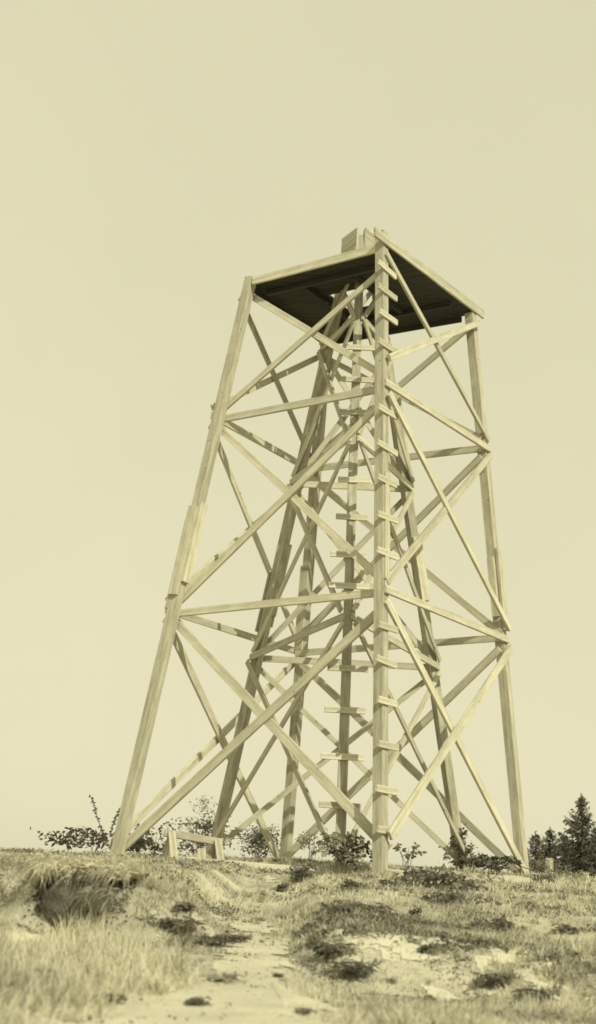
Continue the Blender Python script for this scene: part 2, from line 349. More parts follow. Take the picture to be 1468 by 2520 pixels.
def herbs(name, label, n, x0, x1, y0, y1, size, m, thr, sc):
    x = rng.uniform(x0, x1, n); y = rng.uniform(y0, y1, n); v = fbm(x, y, sc, 3)+.35*fbm(x, y, sc*3.3, 3); k = (v > thr) & (dens(x, y)+.08 > rng.random(n)); x = x[k]; y = y[k]; N = len(x)
    P0 = np.stack([x, y, hgt(x, y)+rng.uniform(0, size*.7, N)], 1); D = rng.normal(0, 1, (N, 3)); D[:, 2] = np.abs(D[:, 2])*.6; D /= np.linalg.norm(D, axis=1)[:, None]
    W = np.cross(D, rng.normal(0, 1, (N, 3))); W /= np.linalg.norm(W, axis=1)[:, None]; Ln = size*rng.uniform(.5, 1.2, N)
    return tag(leafblades(name, P0, D, W, Ln, Ln*.5, M[m], None), label, None, None, 'stuff')
herbs('low_herbs', 'small dark low herbs mixed into the foreground grass', 60000, -2.6, 2.0, -16.5, -12.2, .022, 'leafmid', .13, 2.6)
herbs('low_herbs', 'patchy dark low herbs on the banks and middle slope', 60000, -3.4, 3.4, -12.2, -6, .03, 'leafdark', .12, 1.9)
herbs('low_herbs', 'patchy leafy ground cover on the slope just below the tower', 45000, -4.5, 5, -6, 1, .042, 'leafmid', .10, 1.2)
herbs('low_brush', 'low matted brush along the crest of the bank right of the path', 42000, -.6, 2.6, -12.1, -10.0, .032, 'leafmid', .02, 2.2)
herbs('low_brush', 'pale low weeds in the straw at lower right', 30000, .2, 2.2, -14.6, -11.9, .03, 'leafpale', .03, 3.)
# leafy shrub with whip-like shoots, left skyline
t = shrub('low leafy shrub with whip-like shoots rising on the skyline left of the tower', 'shrub', onray(225, 2.5, .02), (.85, .45, .17), 520, .085, 'leafdark', zc=.24, name='shrub', seed=3)
def whip(t, base, pts, n, m='leafdark', ls=.05):
    ps = [Vector(base)+Vector(p) for p in pts]; tube('shoot', [(ps, [.008*(1-i/len(ps))+.002 for i in range(len(ps))])], M['bark'], t, 4)
    P0 = []; D = []
    for k in range(n):
        u = (k/n)**.9*(len(ps)-1.001); i = int(u); p = ps[i].lerp(ps[i+1], u-i); a = random.random()*6.28
        P0.append(p); D.append((math.cos(a), math.sin(a)*.7, random.uniform(-.5, .5)))
    P0 = np.array([tuple(p) for p in P0]); D = np.array(D); D /= np.linalg.norm(D, axis=1)[:, None]
    W = np.cross(D, rng.normal(0, 1, D.shape)); W /= np.linalg.norm(W, axis=1)[:, None]; L_ = ls*rng.uniform(.6, 1.2, n)
    o = leafblades('shoot_leaves', P0, D, W, L_, L_*.55, M[m], t); return o
whip(t, (.18, 0, .3), [(0, 0, 0), (-.12, 0, .2), (-.22, 0, .45), (-.33, 0, .68)], 60)
whip(t, (.25, 0, .3), [(0, 0, 0), (.03, 0, .2), (.10, 0, .40), (.24, 0, .60)], 70)
whip(t, (.62, 0, .2), [(0, 0, 0), (.05, 0, .18), (.06, 0, .36)], 26)
t = shrub('pale leafy shrub between the left tower leg and the sawhorse', 'shrub', onray(375, 3.5, 0), (.50, .35, .22), 520, .065, 'leafmid', zc=.28, seed=5)
whip(t, (.1, 0, .35), [(0, 0, 0), (-.05, 0, .15), (.1, 0, .27), (.22, 0, .12)], 30)
t = shrub('broad loose shrub rising behind the sawhorse', 'shrub', onray(495, 5, -.05), (.62, .4, .42), 1300, .055, 'leafmid', zc=.42, seed=8, stems=12)
whip(t, (0, 0, .5), [(0, 0, 0), (.12, 0, .12), (.3, 0, .25), (.45, 0, .34)], 60, 'leafdark')
leaves('foliage', (0, 0, .85), (.45, .3, .30), 420, .035, M['leafpale'], t, seed=9)
shrub('dense rounded shrub behind the plank, between the two dark rear posts', 'shrub', onray(632, 4.5, 0), (.36, .35, .33), 1700, .045, 'leafmid', zc=.33, seed=12, shell=.2)
t = shrub('large-leaved bush at the foot of the cleated inner pole', 'bush', onray(840, -2.75, 0), (.30, .16, .21), 300, .07, 'leafmid', zc=.36, seed=15, asp=.6, stems=6)
leaves('foliage', (0, -.03, .30), (.30, .14, .22), 190, .06, M['leafpale'], t, seed=61, asp=.6)
whip(t, (.22, 0, .42), [(0, 0, 0), (.1, 0, -.05), (.17, 0, -.17), (.19, 0, -.3)], 24, 'leafmid', .06)
whip(t, (-.1, -.05, .25), [(0, 0, 0), (.1, 0, -.06), (.22, 0, -.1), (.3, 0, -.18)], 26, 'leafdark', .06)
shrub('faint pale bush just left of the large-leaved bush', 'bush', onray(765, 1.5, 0), (.30, .2, .28), 330, .05, 'leafpale', zc=.3, seed=17)
shrub('small spindly plant right of the front tower leg', 'plant', onray(1003, -1.5, 0), (.22, .12, .10), 60, .075, 'leafmid', zc=.24, seed=21, name='plant', stems=6)
# climbing vine round the foot of the right inner post
t = shrub('ivy-like vine climbing the foot of the right inner post', 'vine', (2.03, .80, hz(2.03, .8)), (.13, .12, .34), 300, .055, 'leafmid', zc=.33, seed=25, name='vine', asp=.7)
leaves('foliage_dark', (0, -.08, .1), (.22, .1, .16), 130, .07, M['leafdark'], t, seed=26)  # darker leaves low on the vine
shrub('arching leafy shrub right of the vine-covered post', 'shrub', onray(1142, 1.6, 0), (.30, .25, .20), 420, .05, 'leafmid', zc=.26, seed=28)
t = shrub('dark drooping fern-like branch lying over the plank at the right tower leg', 'branch', onray(1218, .2, .03), (.42, .16, .10), 420, .075, 'leafdark', zc=.15, seed=31, name='leafy_branch')
tube('stem_main', [([(-.5, 0, -.02), (-.2, 0, .10), (.15, 0, .2), (.5, 0, .08)], [.008, .014, .012, .006])], M['bark'], t)
shrub('broad bramble patch with mid-size leaves in front of the tower, right of its front leg', 'bramble', onray(1085, -5.6, -.02), (.42, .5, .13), 900, .055, 'leafmid', zc=.10, seed=35, name='bramble', asp=.65, stems=9)
shrub('lower fringe of brambles running down the slope toward the bank', 'bramble', onray(1130, -8.2, -.02), (.34, .6, .07), 480, .045, 'leafmid', zc=.05, seed=36, name='bramble', asp=.65)
shrub('dark bristly tuft at the head of the path, left of the inner pole', 'tuft', onray(742, -5.0, 0), (.17, .14, .11), 900, .045, 'leafdark', zc=.09, seed=38, name='tuft', asp=.18, shell=.1, stems=5)
shrub('tall weeds behind the right tower leg, below the small conifers', 'weeds', onray(1350, 2.4, 0), (.45, .4, .20), 650, .05, 'leafmid', zc=.16, seed=41, name='weeds', asp=.35)
shrub('loose tall weeds at the right edge of the knoll', 'weeds', onray(1430, -.5, 0), (.40, .4, .16), 380, .05, 'leafpale', zc=.16, seed=43, name='weeds', asp=.25)
shrub('dark weeds beside the end of the right plank', 'weeds', onray(1335, -1.2, 0), (.22, .2, .13), 260, .04, 'leafdark', zc=.1, seed=44, name='weeds', asp=.4)

# ------- small weeds and tufts: one prototype of each of three kinds, copied
protos = {}
def weedproto(kind):
    m, n, size, asp, rad = {'leafy': ('weedleaf', 200, .018, .6, (.055, .05, .03)), 'bristly': ('weedleaf', 300, .030, .2, (.07, .06, .035)), 'sparse': ('leafpale', 110, .018, .5, (.07, .06, .025))}[kind]
    t = thing('weed', (0, 0, 0), 'x', 'weed'); leaves('foliage', (0, 0, rad[2]), rad, n, size, M[m], t, asp=asp, shell=.2); return t
W_ = [ # column, row, kind, size, label
 (455, 2255, 'leafy', 1.0, 'dark weed on the turf below the sawhorse'),
 (690, 2195, 'leafy', 1.2, 'spreading dark weed left of the path head, under the long plank'),
 (420, 2290, 'bristly', 1.5, 'dark grass tuft in the broken bank left of the path, highest of three there'),
 (530, 2330, 'bristly', 1.3, 'dark tuft hanging on the bank edge close to the path'),
 (575, 2320, 'bristly', 1.1, 'narrow dark tuft just left of the path edge'),
 (640, 2270, 'sparse', 1.0, 'thin weed on the left lip of the path'),
 (560, 2420, 'sparse', 1.5, 'loose weed at the left path edge in the foreground'),
 (480, 2480, 'leafy', 1.0, 'dark leafy weed in the foreground grass left of the path'),
 (260, 2475, 'leafy', 1.1, 'broad dark weed low in the left foreground'),
 (110, 2420, 'sparse', 1.4, 'ragged weed in the far left foreground grass'),
 (690, 2410, 'leafy', .45, 'tiny dark weed alone on the pale path'),
 (740, 2500, 'leafy', .55, 'tiny dark weed on the path at the bottom of the view'),
 (845, 2250, 'bristly', 1.5, 'dark tuft at the top edge of the pale bank, nearest the path'),
 (905, 2250, 'bristly', 1.3, 'dark flattened tuft on the crest of the pale bank, second from the path'),
 (1015, 2262, 'leafy', 1.2, 'round dark weed on the crest of the pale bank, below the brambles'),
 (790, 2275, 'sparse', 1.1, 'small weed where the bank meets the path'),
 (815, 2365, 'bristly', 1.4, 'dark weed at the foot of the pale bank beside the path'),
 (870, 2410, 'bristly', 1.3, 'straggling weed below the pale bank'),
 (1040, 2350, 'leafy', .9, 'dark weed in a crack halfway down the pale bank'),
 (1075, 2340, 'sparse', .9, 'small weed on the pale bank face right of the crack'),
 (960, 2420, 'sparse', .8, 'small weed at the bottom of the pale bank, centre'),
 (1060, 2470, 'leafy', .8, 'isolated dark weed in the right foreground'),
 (1190, 2330, 'sparse', 1.0, 'small weed near the top of the bank at right'),
 (1240, 2290, 'leafy', 1.3, 'dark weed in the grass above the bank at right'),
 (1340, 2370, 'leafy', 1.1, 'dark weed in the dry grass at far right'),
 (1220, 2440, 'bristly', 1.4, 'dark tuft in the straw at lower right'),
 (1320, 2490, 'bristly', 1.5, 'dark tuft in the bottom right corner straw'),
 (960, 2180, 'leafy', 1.5, 'dark low weed on the slope in front of the front tower leg'),
 (870, 2190, 'leafy', 1.4, 'spreading low weed on the slope below the large-leaved bush'),
 (830, 2235, 'leafy', 1.0, 'small dark weed above the bank, near the path'),
 (1300, 2240, 'sparse', 1.5, 'thin weed in the grass below the right tower leg'),
 (1400, 2300, 'leafy', 1.3, 'dark weed in the grass at the right edge'),
]
for px, py, k, s, lab in W_:
    p = hit(px, py)
    if p is None: continue
    if k not in protos: o = protos[k] = weedproto(k)
    else:
        o = protos[k].copy(); C.objects.link(o)
        for ch in protos[k].children: c = ch.copy(); C.objects.link(c); c.parent = o
    dd = (p-CAM).length/8.5
    o.location = p; o.rotation_euler = (0, 0, random.random()*6.28); s2 = s*(.75+.25*dd)*1.15; q_ = random.uniform(.8, 1.7); o.scale = (s2*q_, s2*random.uniform(.8, 1.5), s2*random.uniform(.5, 1.0)); tag(o, lab, 'weed', 'small weeds scattered over the knoll')

def gravel(n):
    x = rng.uniform(-1.7, 1.9, n); y = rng.uniform(-16.5, -9, n); k = (rng.random(n) < .15+.85*(pathmask(x, y) | baremask(x, y))); x = x[k]; y = y[k]; z = hgt(x, y); N = len(x)
    base = np.array([(1, 0, 0), (-1, 0, 0), (0, 1, 0), (0, -1, 0), (0, 0, 1), (0, 0, -1)], float); tri_ = np.array([(0, 2, 4), (2, 1, 4), (1, 3, 4), (3, 0, 4), (2, 0, 5), (1, 2, 5), (3, 1, 5), (0, 3, 5)])
    sz = .003+.009*rng.random(N)**3; V = base[None]*rng.uniform(.5, 1.3, (N, 6, 3))*sz[:, None, None]; a = rng.random(N)*6.28; c_, s_ = np.cos(a)[:, None], np.sin(a)[:, None]
    V = np.stack([V[..., 0]*c_-V[..., 1]*s_, V[..., 0]*s_+V[..., 1]*c_, V[..., 2]*.7], -1)+np.stack([x, y, z+.006], -1)[:, None]
    F = (np.arange(N)[:, None, None]*6+tri_[None]).reshape(-1, 3); me = bpy.data.meshes.new('gravel'); me.from_pydata(V.reshape(-1, 3).tolist(), [], F.tolist()); me.update()
    return tag(link('gravel', me, M['stone']), 'loose small stones on the path and bare soil', None, None, 'stuff')
M['stone'] = mat('pebble', tint(.42), .9, .6, 3, c2=tint(.16)); gravel(5200)
herbs('hollow_shade_leaves', 'dark leaves painting the shade in the hollow of the left bank', 5000, -2.2, -1.6, -12.15, -11.4, .026, 'leafdark', -.2, 4.)  # dark leaves scattered here to paint in the hollow's shade
# ------- rock in the hollow of the left bank, with a lip of turf hanging over it
def rockmesh(name, sx, sy, sz, seed, m, parent=None):
    bm = bmesh.new(); bmesh.ops.create_icosphere(bm, subdivisions=4, radius=1)
    g = random.Random(seed); pl = [Vector((g.uniform(-1, 1), g.uniform(-1, 1), g.uniform(-1, 1))).normalized() for _ in range(13)]; dd = [g.uniform(.62, .95) for _ in pl]
    for v in bm.verts:
        c = v.co.normalized(); r = 1.
        for n, d in zip(pl, dd):
            k = c.dot(n)
            if k > .01: r = min(r, d/k)
        r += .16*float(fbm(c.x*6+seed, c.y*6+c.z*4, 1.5, 4)); r += .05*float(fbm(c.x*2+seed, c.y*2+c.z, 2., 4)); v.co = Vector((c.x*sx, c.y*sy, c.z*sz))*r
    me = bpy.data.meshes.new(name); bm.to_mesh(me); bm.free()
    for p in me.polygons: p.use_smooth = False
    return link(name, me, m, parent)
rk = rockmesh('rock', .17, .16, .17, 4, M['rock']); rk.location = (-1.95, -11.96, -.54); rk.rotation_euler = (.1, .3, .4); tag(rk, 'grey boulder toned darker for shade, exposed in the shaded hollow of the left bank', 'rock')
def lip(name, cx, cy, cz, lx, ly, lz, seed, label):
    bm = bmesh.new(); bmesh.ops.create_icosphere(bm, subdivisions=5, radius=1)
    for v in bm.verts:
        c = v.co.copy(); a = float(fbm(c.x*2+seed, c.y*2+c.z, 1.5, 5)); v.co = Vector((c.x*lx, c.y*ly, c.z*lz))*(1+1.0*a+.5*float(fbm(c.x*9+seed, c.y*9+c.z*5, 1.5, 4)))
    me = bpy.data.meshes.new(name); bm.to_mesh(me); bm.free()
    o = link(name, me, M['ground']); o.location = (cx, cy, cz); return tag(o, label, None, None, 'structure')
lip('ground_turf_lip', -1.90, -11.62, -.325, .30, .44, .055, 5, 'lip of matted turf overhanging the hollow in the left bank')
# grass draping over the lip
def fringe(x0, x1, y, z, n, l0, l1, bx=-.5, by=-.9, t0=.35, t1=1., name='hanging_grass', label='long dry grass hanging over the bank edge'):
    x = rng.uniform(x0, x1, n); yy = y+rng.normal(0, .06, n); zz = z+rng.normal(0, .02, n)
    D = np.stack([bx+rng.normal(0, .7, n), by+rng.normal(0, .6, n), rng.normal(.3, .5, n)], 1); D /= np.linalg.norm(D, axis=1)[:, None]
    W = np.cross(D, rng.normal(0, 1, (n, 3))); W /= np.linalg.norm(W, axis=1)[:, None]
    return tag(leafmesh(name, np.stack([x, yy, zz], 1), D, W, rng.uniform(l0, l1, n), np.full(n, .005), rng.uniform(t0, t1, n), .9, 4, M['grass']), label, None, None, 'stuff')
fringe(-2.2, -1.6, -12.0, -.31, 800, .03, .12, by=-.5)
fringe(-2.2, -1.55, -11.75, -.265, 1400, .03, .10, bx=0, by=-.1, name='turf_grass', label='dry grass on top of the turf lip')
fringe(-1.85, -1.66, -12.15, -.44, 420, .05, .15, t0=0., t1=.55, name='shade_hanging_grass', label='roots and grass toned dark as shade, hanging right of the boulder')  # low blade tones put the bank's shade into the grass colour
fringe(-2.5, -2.2, -11.95, -.30, 300, .04, .10, t0=.0, t1=.6, name='gully_shade_grass', label='grass toned dark as shade, hanging in the gully at far left')  # shade of the gully is painted into these dark blades
# ------------------------------------------------------------------ conifers
def conifer(label, loc, h, rad, seed, tiers=16, dense=1.):
    g = random.Random(seed); t = thing('conifer', loc, label, 'conifer', 'conifers beyond the knoll')
    tube('trunk', [([(0, 0, -.3), (.02, 0, h*.5), (0, 0, h*1.0)], [h*.022, h*.014, .01])], M['bark'], t, 7)
    br = []; P0 = []; D = []; nbr = tiers*9
    for i in range(nbr):
        u = (i+g.random())/nbr; u = u**1.15; z = h*(.02+.95*u); a = i*2.4+g.uniform(-.5, .5)
        L_ = rad*((1-u)**.82)*g.choice((.5, .7, .95, 1.1, 1.3))*g.uniform(.85, 1.1)+.04*rad
        e = Vector((math.cos(a)*L_, math.sin(a)*L_, L_*(-.22+.55*u))); mid = Vector((e.x*.5, e.y*.5, -.10*L_)); b = Vector((0, 0, z))
        br.append(([b, b+mid, b+e], [h*.004, h*.003, h*.001]))
        ns = int((22+110*L_/rad)*dense)
        for s in range(ns):
            q = g.random()**.75; p = b+mid*(2*q) if q < .5 else b+mid.lerp(e, (q-.5)*2); sd = Vector((-math.sin(a), math.cos(a), 0))*g.choice((-1, 1))
            d = (sd*g.uniform(.2, 1)+Vector((math.cos(a), math.sin(a), 0))*g.uniform(.3, 1.)+Vector((0, 0, g.uniform(-.75, .2)))).normalized()
            P0.append(p+Vector((0, 0, g.uniform(-.015, .01)*h))); D.append(d*1.)
    for s in range(60): P0.append(Vector((0, 0, h*g.uniform(.86, 1)))); D.append(Vector((g.uniform(-.5, .5), g.uniform(-.5, .5), g.uniform(.1, 1))).normalized())
    P0 = np.array([tuple(p) for p in P0]); D = np.array([tuple(p) for p in D]); W = np.cross(D, rng.normal(0, 1, D.shape)); W /= np.linalg.norm(W, axis=1)[:, None]
    prof = np.clip(1-P0[:, 2]/h, .15, 1)**.4
    L_ = h*.058*prof*rng.uniform(.6, 1.2, len(P0))
    tube('branch', br, M['bark'], t, 4); leafblades('foliage', P0, D, W, L_, L_*.28, M['needle'], t, droop=.25)
def far(px, py_top, y, zb): # height of something that stands at distance y on ground zb and reaches row py_top
    p = aty(px, py_top, y); return Vector((p.x, y, zb)), p.z-zb
for px, pt, y, rr, sd, lab in ((1431, 1953, 46, .37, 1, 'tallest conifer, rising near the right edge behind the brick pillars'),
        (1319, 2046, 40, .50, 2, 'small bushy conifer immediately right of the right tower leg'),
        (1354, 2036, 48, .42, 3, 'narrow conifer between the small bushy one and the tallest'),
        (1388, 2052, 44, .46, 6, 'short conifer against the left side of the tallest conifer'),
        (1480, 2010, 43, .42, 5, 'conifer cut by the right edge of the view')):
    zb = hz(aty(px, 2180, y).x, y)-.1; l, h = far(px, pt, y, zb); conifer(lab, l, h, h*rr, sd, 17 if h > 4 else 13, .8)
# distant brick pillars
def pillar(label, px, pt, y, w, sh):
    zb = hz(aty(px, 2180, y).x, y)-.05; l, h = far(px, pt, y, zb); t = thing('brick_pillar', l, label, 'pillar', 'brick pillars in front of the conifers')
    bm = bmesh.new(); n = max(4, int(h/.075))
    for i in range(n):
        z0 = h*i/n; z1 = h*(i+1)/n; k = w/2*(1 if i % 2 else .985)
        vs = bmesh.ops.create_cube(bm, size=1)['verts']
        for v in vs: v.co = Vector((v.co.x*2*k, v.co.y*2*k, (z0+z1)/2+v.co.z*(z1-z0)*.97))
    me = bpy.data.meshes.new('shaft'); bm.to_mesh(me); bm.free(); link('shaft', me, M['brick'], t, WM[t] @ Matrix.Rotation(R(48), 4, 'Z'))
    board('cap', l+Vector((-w*.56, 0, h+.03)), l+Vector((w*.56, 0, h+.03)), (0, 0, 1), w*1.1, .05, M['brick'], t)
pillar('taller pale brick pillar in front of the narrow conifer', 1352, 2116, 30, .22, 0)
pillar('smaller pale pillar near the right edge, below the tallest conifer', 1441, 2151, 33, .22, 0)

# ------------------------------------------------------------------ the outer tower
HT = 9.
LEG = {'L': ((-3.003, -.581), (-1.714, -.373)), 'F': ((.542, -3.), (.3, -1.796)), 'R': ((2.96, .586), (1.935, .361)), 'B': ((-.609, 2.998), (-.41, 1.805))}
ZL = {'L': (0, 3.531, 6.666, 9.0), 'F': (0, 3.555, 6.663, 9.0), 'R': (0, 3.552, 6.653, 9.), 'B': (.0, 3.526, 6.659, 9.0)}
def lp(l, z): (a, b), (c, d) = LEG[l]; k = z/HT; return Vector((a+(c-a)*k, b+(d-b)*k, z))
EA = (lp('L', 0)-lp('F', 0)).normalized(); EB = (lp('R', 0)-lp('F', 0)).normalized()   # left-front face direction, right-front face direction
tower = thing('observation_tower', (0, 0, 0), 'tall four-legged timber lookout tower with cross braces and square dark deck on top', 'tower')
LW = .148
ZT = {'L': 9.06, 'F': 9.27, 'R': 8.99, 'B': 8.98}
legs = {}
for l in 'LFRB':
    legs[l] = board('leg', lp(l, -.35), lp(l, ZT[l]), EA.cross(Vector((0, 0, 1))), LW, LW, M['post'], tower, wob=.0008)
    if l == 'F': tag(legs[l], 'front leg carrying the ladder of cleats')
def splice(l, z0, z1, side, off, w=.16, t=.05):
    """board bolted along a leg; side = outward direction"""
    A = lp(l, z0)+side*(LW/2+t/2+.002)+off; B = lp(l, z1)+side*(LW/2+t/2+.002)+off; return board('splice_board', A, B, side, w, t, M['wood'], legs[l], wob=.0005)
oA = EA.cross(Vector((0, 0, 1))); oA = oA if oA.dot(lp('L', 0)+lp('F', 0)) > 0 else -oA        # outward normal of left-front face
oB = EB.cross(Vector((0, 0, 1))); oB = oB if oB.dot(lp('R', 0)+lp('F', 0)) > 0 else -oB        # outward normal of right-front face
Z0 = Vector()
splice('L', 3.75, 5.15, oA, Z0); splice('L', 3.55, 4.95, -EA.normalized()*-1, Z0); splice('L', 3.95, 5.2, oB, Z0)
splice('R', 3.7, 4.9, -oB*-1, Z0, .15); splice('R', 3.95, 5.0, -EA, Z0); splice('R', 3.9, 4.85, oA, Z0, .12)
splice('B', 3.55, 4.9, oA, Z0); splice('B', 3.8, 5.0, EA, Z0, .12)
splice('F', 3.6, 5.35, -oA, Z0, .15); splice('F', 3.62, 5.3, oB, Z0, .10, .03)
BW = .112; BT = .045
FACES = {'LF': ('L', 'F', -1), 'FR': ('F', 'R', 1), 'RB': ('R', 'B', -1), 'BL': ('B', 'L', 1)}
def fnorm(a, b):
    n = (lp(b, 0)-lp(a, 0)).cross(lp(a, 9)-lp(a, 0)).normalized(); c = (lp(a, 4)+lp(b, 4))/2; c.z = 0
    return n if n.dot(c) > 0 else -n
def fbrd(name, a, za, b, zb, n, side, layer, w, x0=.06, x1=.06, m='wood', t=BT):
    off = n*side*(LW/2+BT/2+.004+layer*(BT+.004)); jit = random.uniform(-.02, .02)
    return board(name, lp(a, za+jit)+off, lp(b, zb-jit)+off, n, w*random.uniform(.95, 1.05), t, M[m], tower, x0, x1)
for key, (a, b, side) in FACES.items():
    n = fnorm(a, b)
    for lv in (1, 2): fbrd('girt', a, ZL[a][lv], b, ZL[b][lv], n, side, 0, BW)
    for p in range(3):
        lo, hi = (ZL[a][p]+ZL[b][p])/2, (ZL[a][p+1]+ZL[b][p+1])/2
        zl = lo+(.05 if p == 0 else .16); zh = hi-(.17 if p < 2 else .32)
        w = (.125, .110, .10)[p]
        ex = dict(x0=.04, x1=.04)
        if key == 'FR':
            if p == 2: fbrd('brace', a, 8.82, b, zl, n, side, 0, w*.9, **ex); fbrd('brace', a, 7.10, b, 8.78, n, side, 1, w, **ex); continue
            if p == 0: fbrd('brace', a, zh, b, -.08, n, side, 0, w, **ex); fbrd('brace', a, .35, b, zh, n, side, 1, w, **ex); continue
        if key == 'LF' and p == 0:
            fbrd('brace', a, .08, b, zh, n, side, 0, w*1.05, **ex); fbrd('brace', a, zh, b, .22, n, side, 1, w*1.05, **ex); continue
        if key == 'LF' and p == 2:
            fbrd('brace', a, zl, b, 8.72, n, side, 0, w, **ex); fbrd('brace', a, 8.82, b, zl+.03, n, side, 1, w, **ex); continue
        fbrd('brace', a, zl, b, zh, n, side, 0, w, **ex); fbrd('brace', a, zh, b, zl, n, side, 1, w, **ex)
# cleats of the ladder on the front leg
for z in (8.66, 8.27, 7.86, 7.36, 6.30, 5.73, 5.22, 4.68, 4.15, 3.11, 2.63, 2.10, 1.53, .96, .46):
    c = lp('F', z-.06)+oB*(LW/2+.02+.003); c += EB*random.uniform(-.01, .02); tl = Vector((0, 0, random.uniform(-.012, .012)))
    board('cleat', c-EB*random.uniform(.235, .285)+tl*1.6, c+EB*random.uniform(.235, .285)-tl*1.6, oB, .088, .036, M['wood'], tower)
# bolts where boards meet the legs
def bolts(name, pts, parent, r=.02, ln=.06):
    bm = bmesh.new()
    for p, n in pts:
        mt = Matrix.Translation(p) @ n.to_track_quat('Z', 'Y').to_matrix().to_4x4(); bmesh.ops.create_cone(bm, cap_ends=True, segments=6, radius1=r, radius2=r, depth=ln, matrix=mt)
    me = bpy.data.meshes.new(name); bm.to_mesh(me); bm.free(); return link(name, me, M['bolt'], parent)
for l in 'LFR':
    for lv in (1, 2):
        z = ZL[l][lv]
        for dz in (.14, -.13): bolts('bolt', [(lp(l, z+dz)+oA*(LW/2+.012)+EA*random.uniform(-.03, .03), oA)], legs[l])
        for dz in (.16, -.15): bolts('bolt', [(lp(l, z+dz)+oB*(LW/2+BT+.02)+EB*random.uniform(-.02, .02), oB)], legs[l])

# deck
plat = thing('x', (0, 0, 0), 'x', 'x'); bpy.data.objects.remove(plat)
TOPZ = 9.0
def tp(u, v, z=TOPZ): # u along F->L, v along F->R on the deck square
    F_, L_, R_, B_ = [lp(k, HT) for k in 'FLRB']; p = (F_*(1-u)+L_*u)*(1-v)+(R_*(1-u)+B_*u)*v; p.z = z; return p
# hatch in deck coordinates around the tripod
HU = (.37, .655); HV = (.42, .66)
def prism(bm, quad, z0, z1):
    lo = [bm.verts.new((p.x, p.y, z0)) for p in quad]; hi = [bm.verts.new((p.x, p.y, z1)) for p in quad]
    bm.faces.new(lo[::-1]); bm.faces.new(hi)
    for k in range(4): bm.faces.new((lo[k], lo[(k+1) % 4], hi[(k+1) % 4], hi[k]))
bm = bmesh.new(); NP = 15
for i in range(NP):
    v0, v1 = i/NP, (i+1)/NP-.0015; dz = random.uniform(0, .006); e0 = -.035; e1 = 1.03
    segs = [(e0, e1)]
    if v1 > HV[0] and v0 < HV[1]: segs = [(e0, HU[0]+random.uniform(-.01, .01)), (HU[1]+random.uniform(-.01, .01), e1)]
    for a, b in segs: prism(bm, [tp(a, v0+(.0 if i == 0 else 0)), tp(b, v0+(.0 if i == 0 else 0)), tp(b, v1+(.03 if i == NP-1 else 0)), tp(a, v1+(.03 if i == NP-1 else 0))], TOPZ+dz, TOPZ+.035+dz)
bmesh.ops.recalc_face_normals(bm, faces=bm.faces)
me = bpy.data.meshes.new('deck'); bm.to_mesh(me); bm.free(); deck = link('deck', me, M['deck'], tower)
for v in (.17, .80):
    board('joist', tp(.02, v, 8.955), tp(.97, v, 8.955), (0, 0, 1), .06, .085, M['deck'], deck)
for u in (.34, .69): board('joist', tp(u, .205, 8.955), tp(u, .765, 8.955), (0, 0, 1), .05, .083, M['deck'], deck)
# rim boards
n = -oA
A = tp(.965, 0, 8.965)+oA*.05; B = tp(.035, 0, 8.985)+oA*.05
board('rim_board', A, B, oA, .135, .04, M['wood'], tower, 0, .02)
A = tp(0, 0, 9.085)+oB*(LW/2+.024); B = tp(0, 1, 9.065)+oB*(LW/2+.024)
board('rim_board', A, B, oB, .15, .04, M['wood'], tower, .36, .28)
board('rim_board', tp(1.0, .06, 8.93)+EA*.03, tp(1.0, .94, 8.93)+EA*.03, EA, .10, .035, M['deck'], tower)
board('rim_board', tp(.06, 1., 8.93)+EB*.03, tp(.94, 1., 8.93)+EB*.03, EB, .10, .035, M['deck'], tower)
# loose boards lying on the deck edge
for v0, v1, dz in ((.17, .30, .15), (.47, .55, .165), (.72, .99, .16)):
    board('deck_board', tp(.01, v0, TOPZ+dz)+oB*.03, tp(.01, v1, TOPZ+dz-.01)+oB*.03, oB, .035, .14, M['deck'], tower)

# ------------------------------------------------------------------ inner tripod
TR = {'I1': ((-1.7343, 1.0973, .087), (-.395, .152, 8.122)), 'I2': ((.0622, -2.3012, .116), (.043, -.641, 8.309)), 'I3': ((2.0706, .9650, .122), (.541, .118, 8.122))}
TZ = {'I1': (.09, 3.088, 5.9, 8.122), 'I2': (.12, 3.327, 6.152, 8.309), 'I3': (.12, 3.088, 5.9, 8.122)}
def ip(l, z): a, b = Vector(TR[l][0]), Vector(TR[l][1]); return a+(b-a)*((z-a.z)/(b.z-a.z))
tri = thing('instrument_tripod', (0, 0, 0), 'timber tripod standing separately inside the lookout tower, its boxed head rising above the deck', 'tripod')
il = {}; IW = .135
ax = Vector((.07, -.05, 0))
for l in ('I1', 'I2', 'I3'):
    o = ip(l, 0); rad = Vector((o.x-ax.x, o.y-ax.y, 0)).normalized()
    il[l] = board('leg', ip(l, -.35), ip(l, 9.93), rad, IW if l != 'I2' else .13, IW, M['grey'] if l != 'I2' else M['post'], tri, wob=.0008)
    def isp(z0, z1, side, w=.15, t=.05): board('splice_board', ip(l, z0)+side*(IW/2+t/2+.003), ip(l, z1)+side*(IW/2+t/2+.003), side, w, t, M['grey'] if l == 'I1' else M['wood'], il[l], wob=.0005)
    tg = rad.cross(Vector((0, 0, 1)))
    if l == 'I1': isp(3.5, 4.45, rad*1, .15); isp(3.75, 4.9, -rad); isp(3.6, 4.7, tg, .14); isp(6.7, 8.0, tg, .14)
    if l == 'I3': isp(4.1, 5.1, tg, .14); isp(4.2, 5.2, rad, .14); isp(5.9, 7.6, rad, .14)
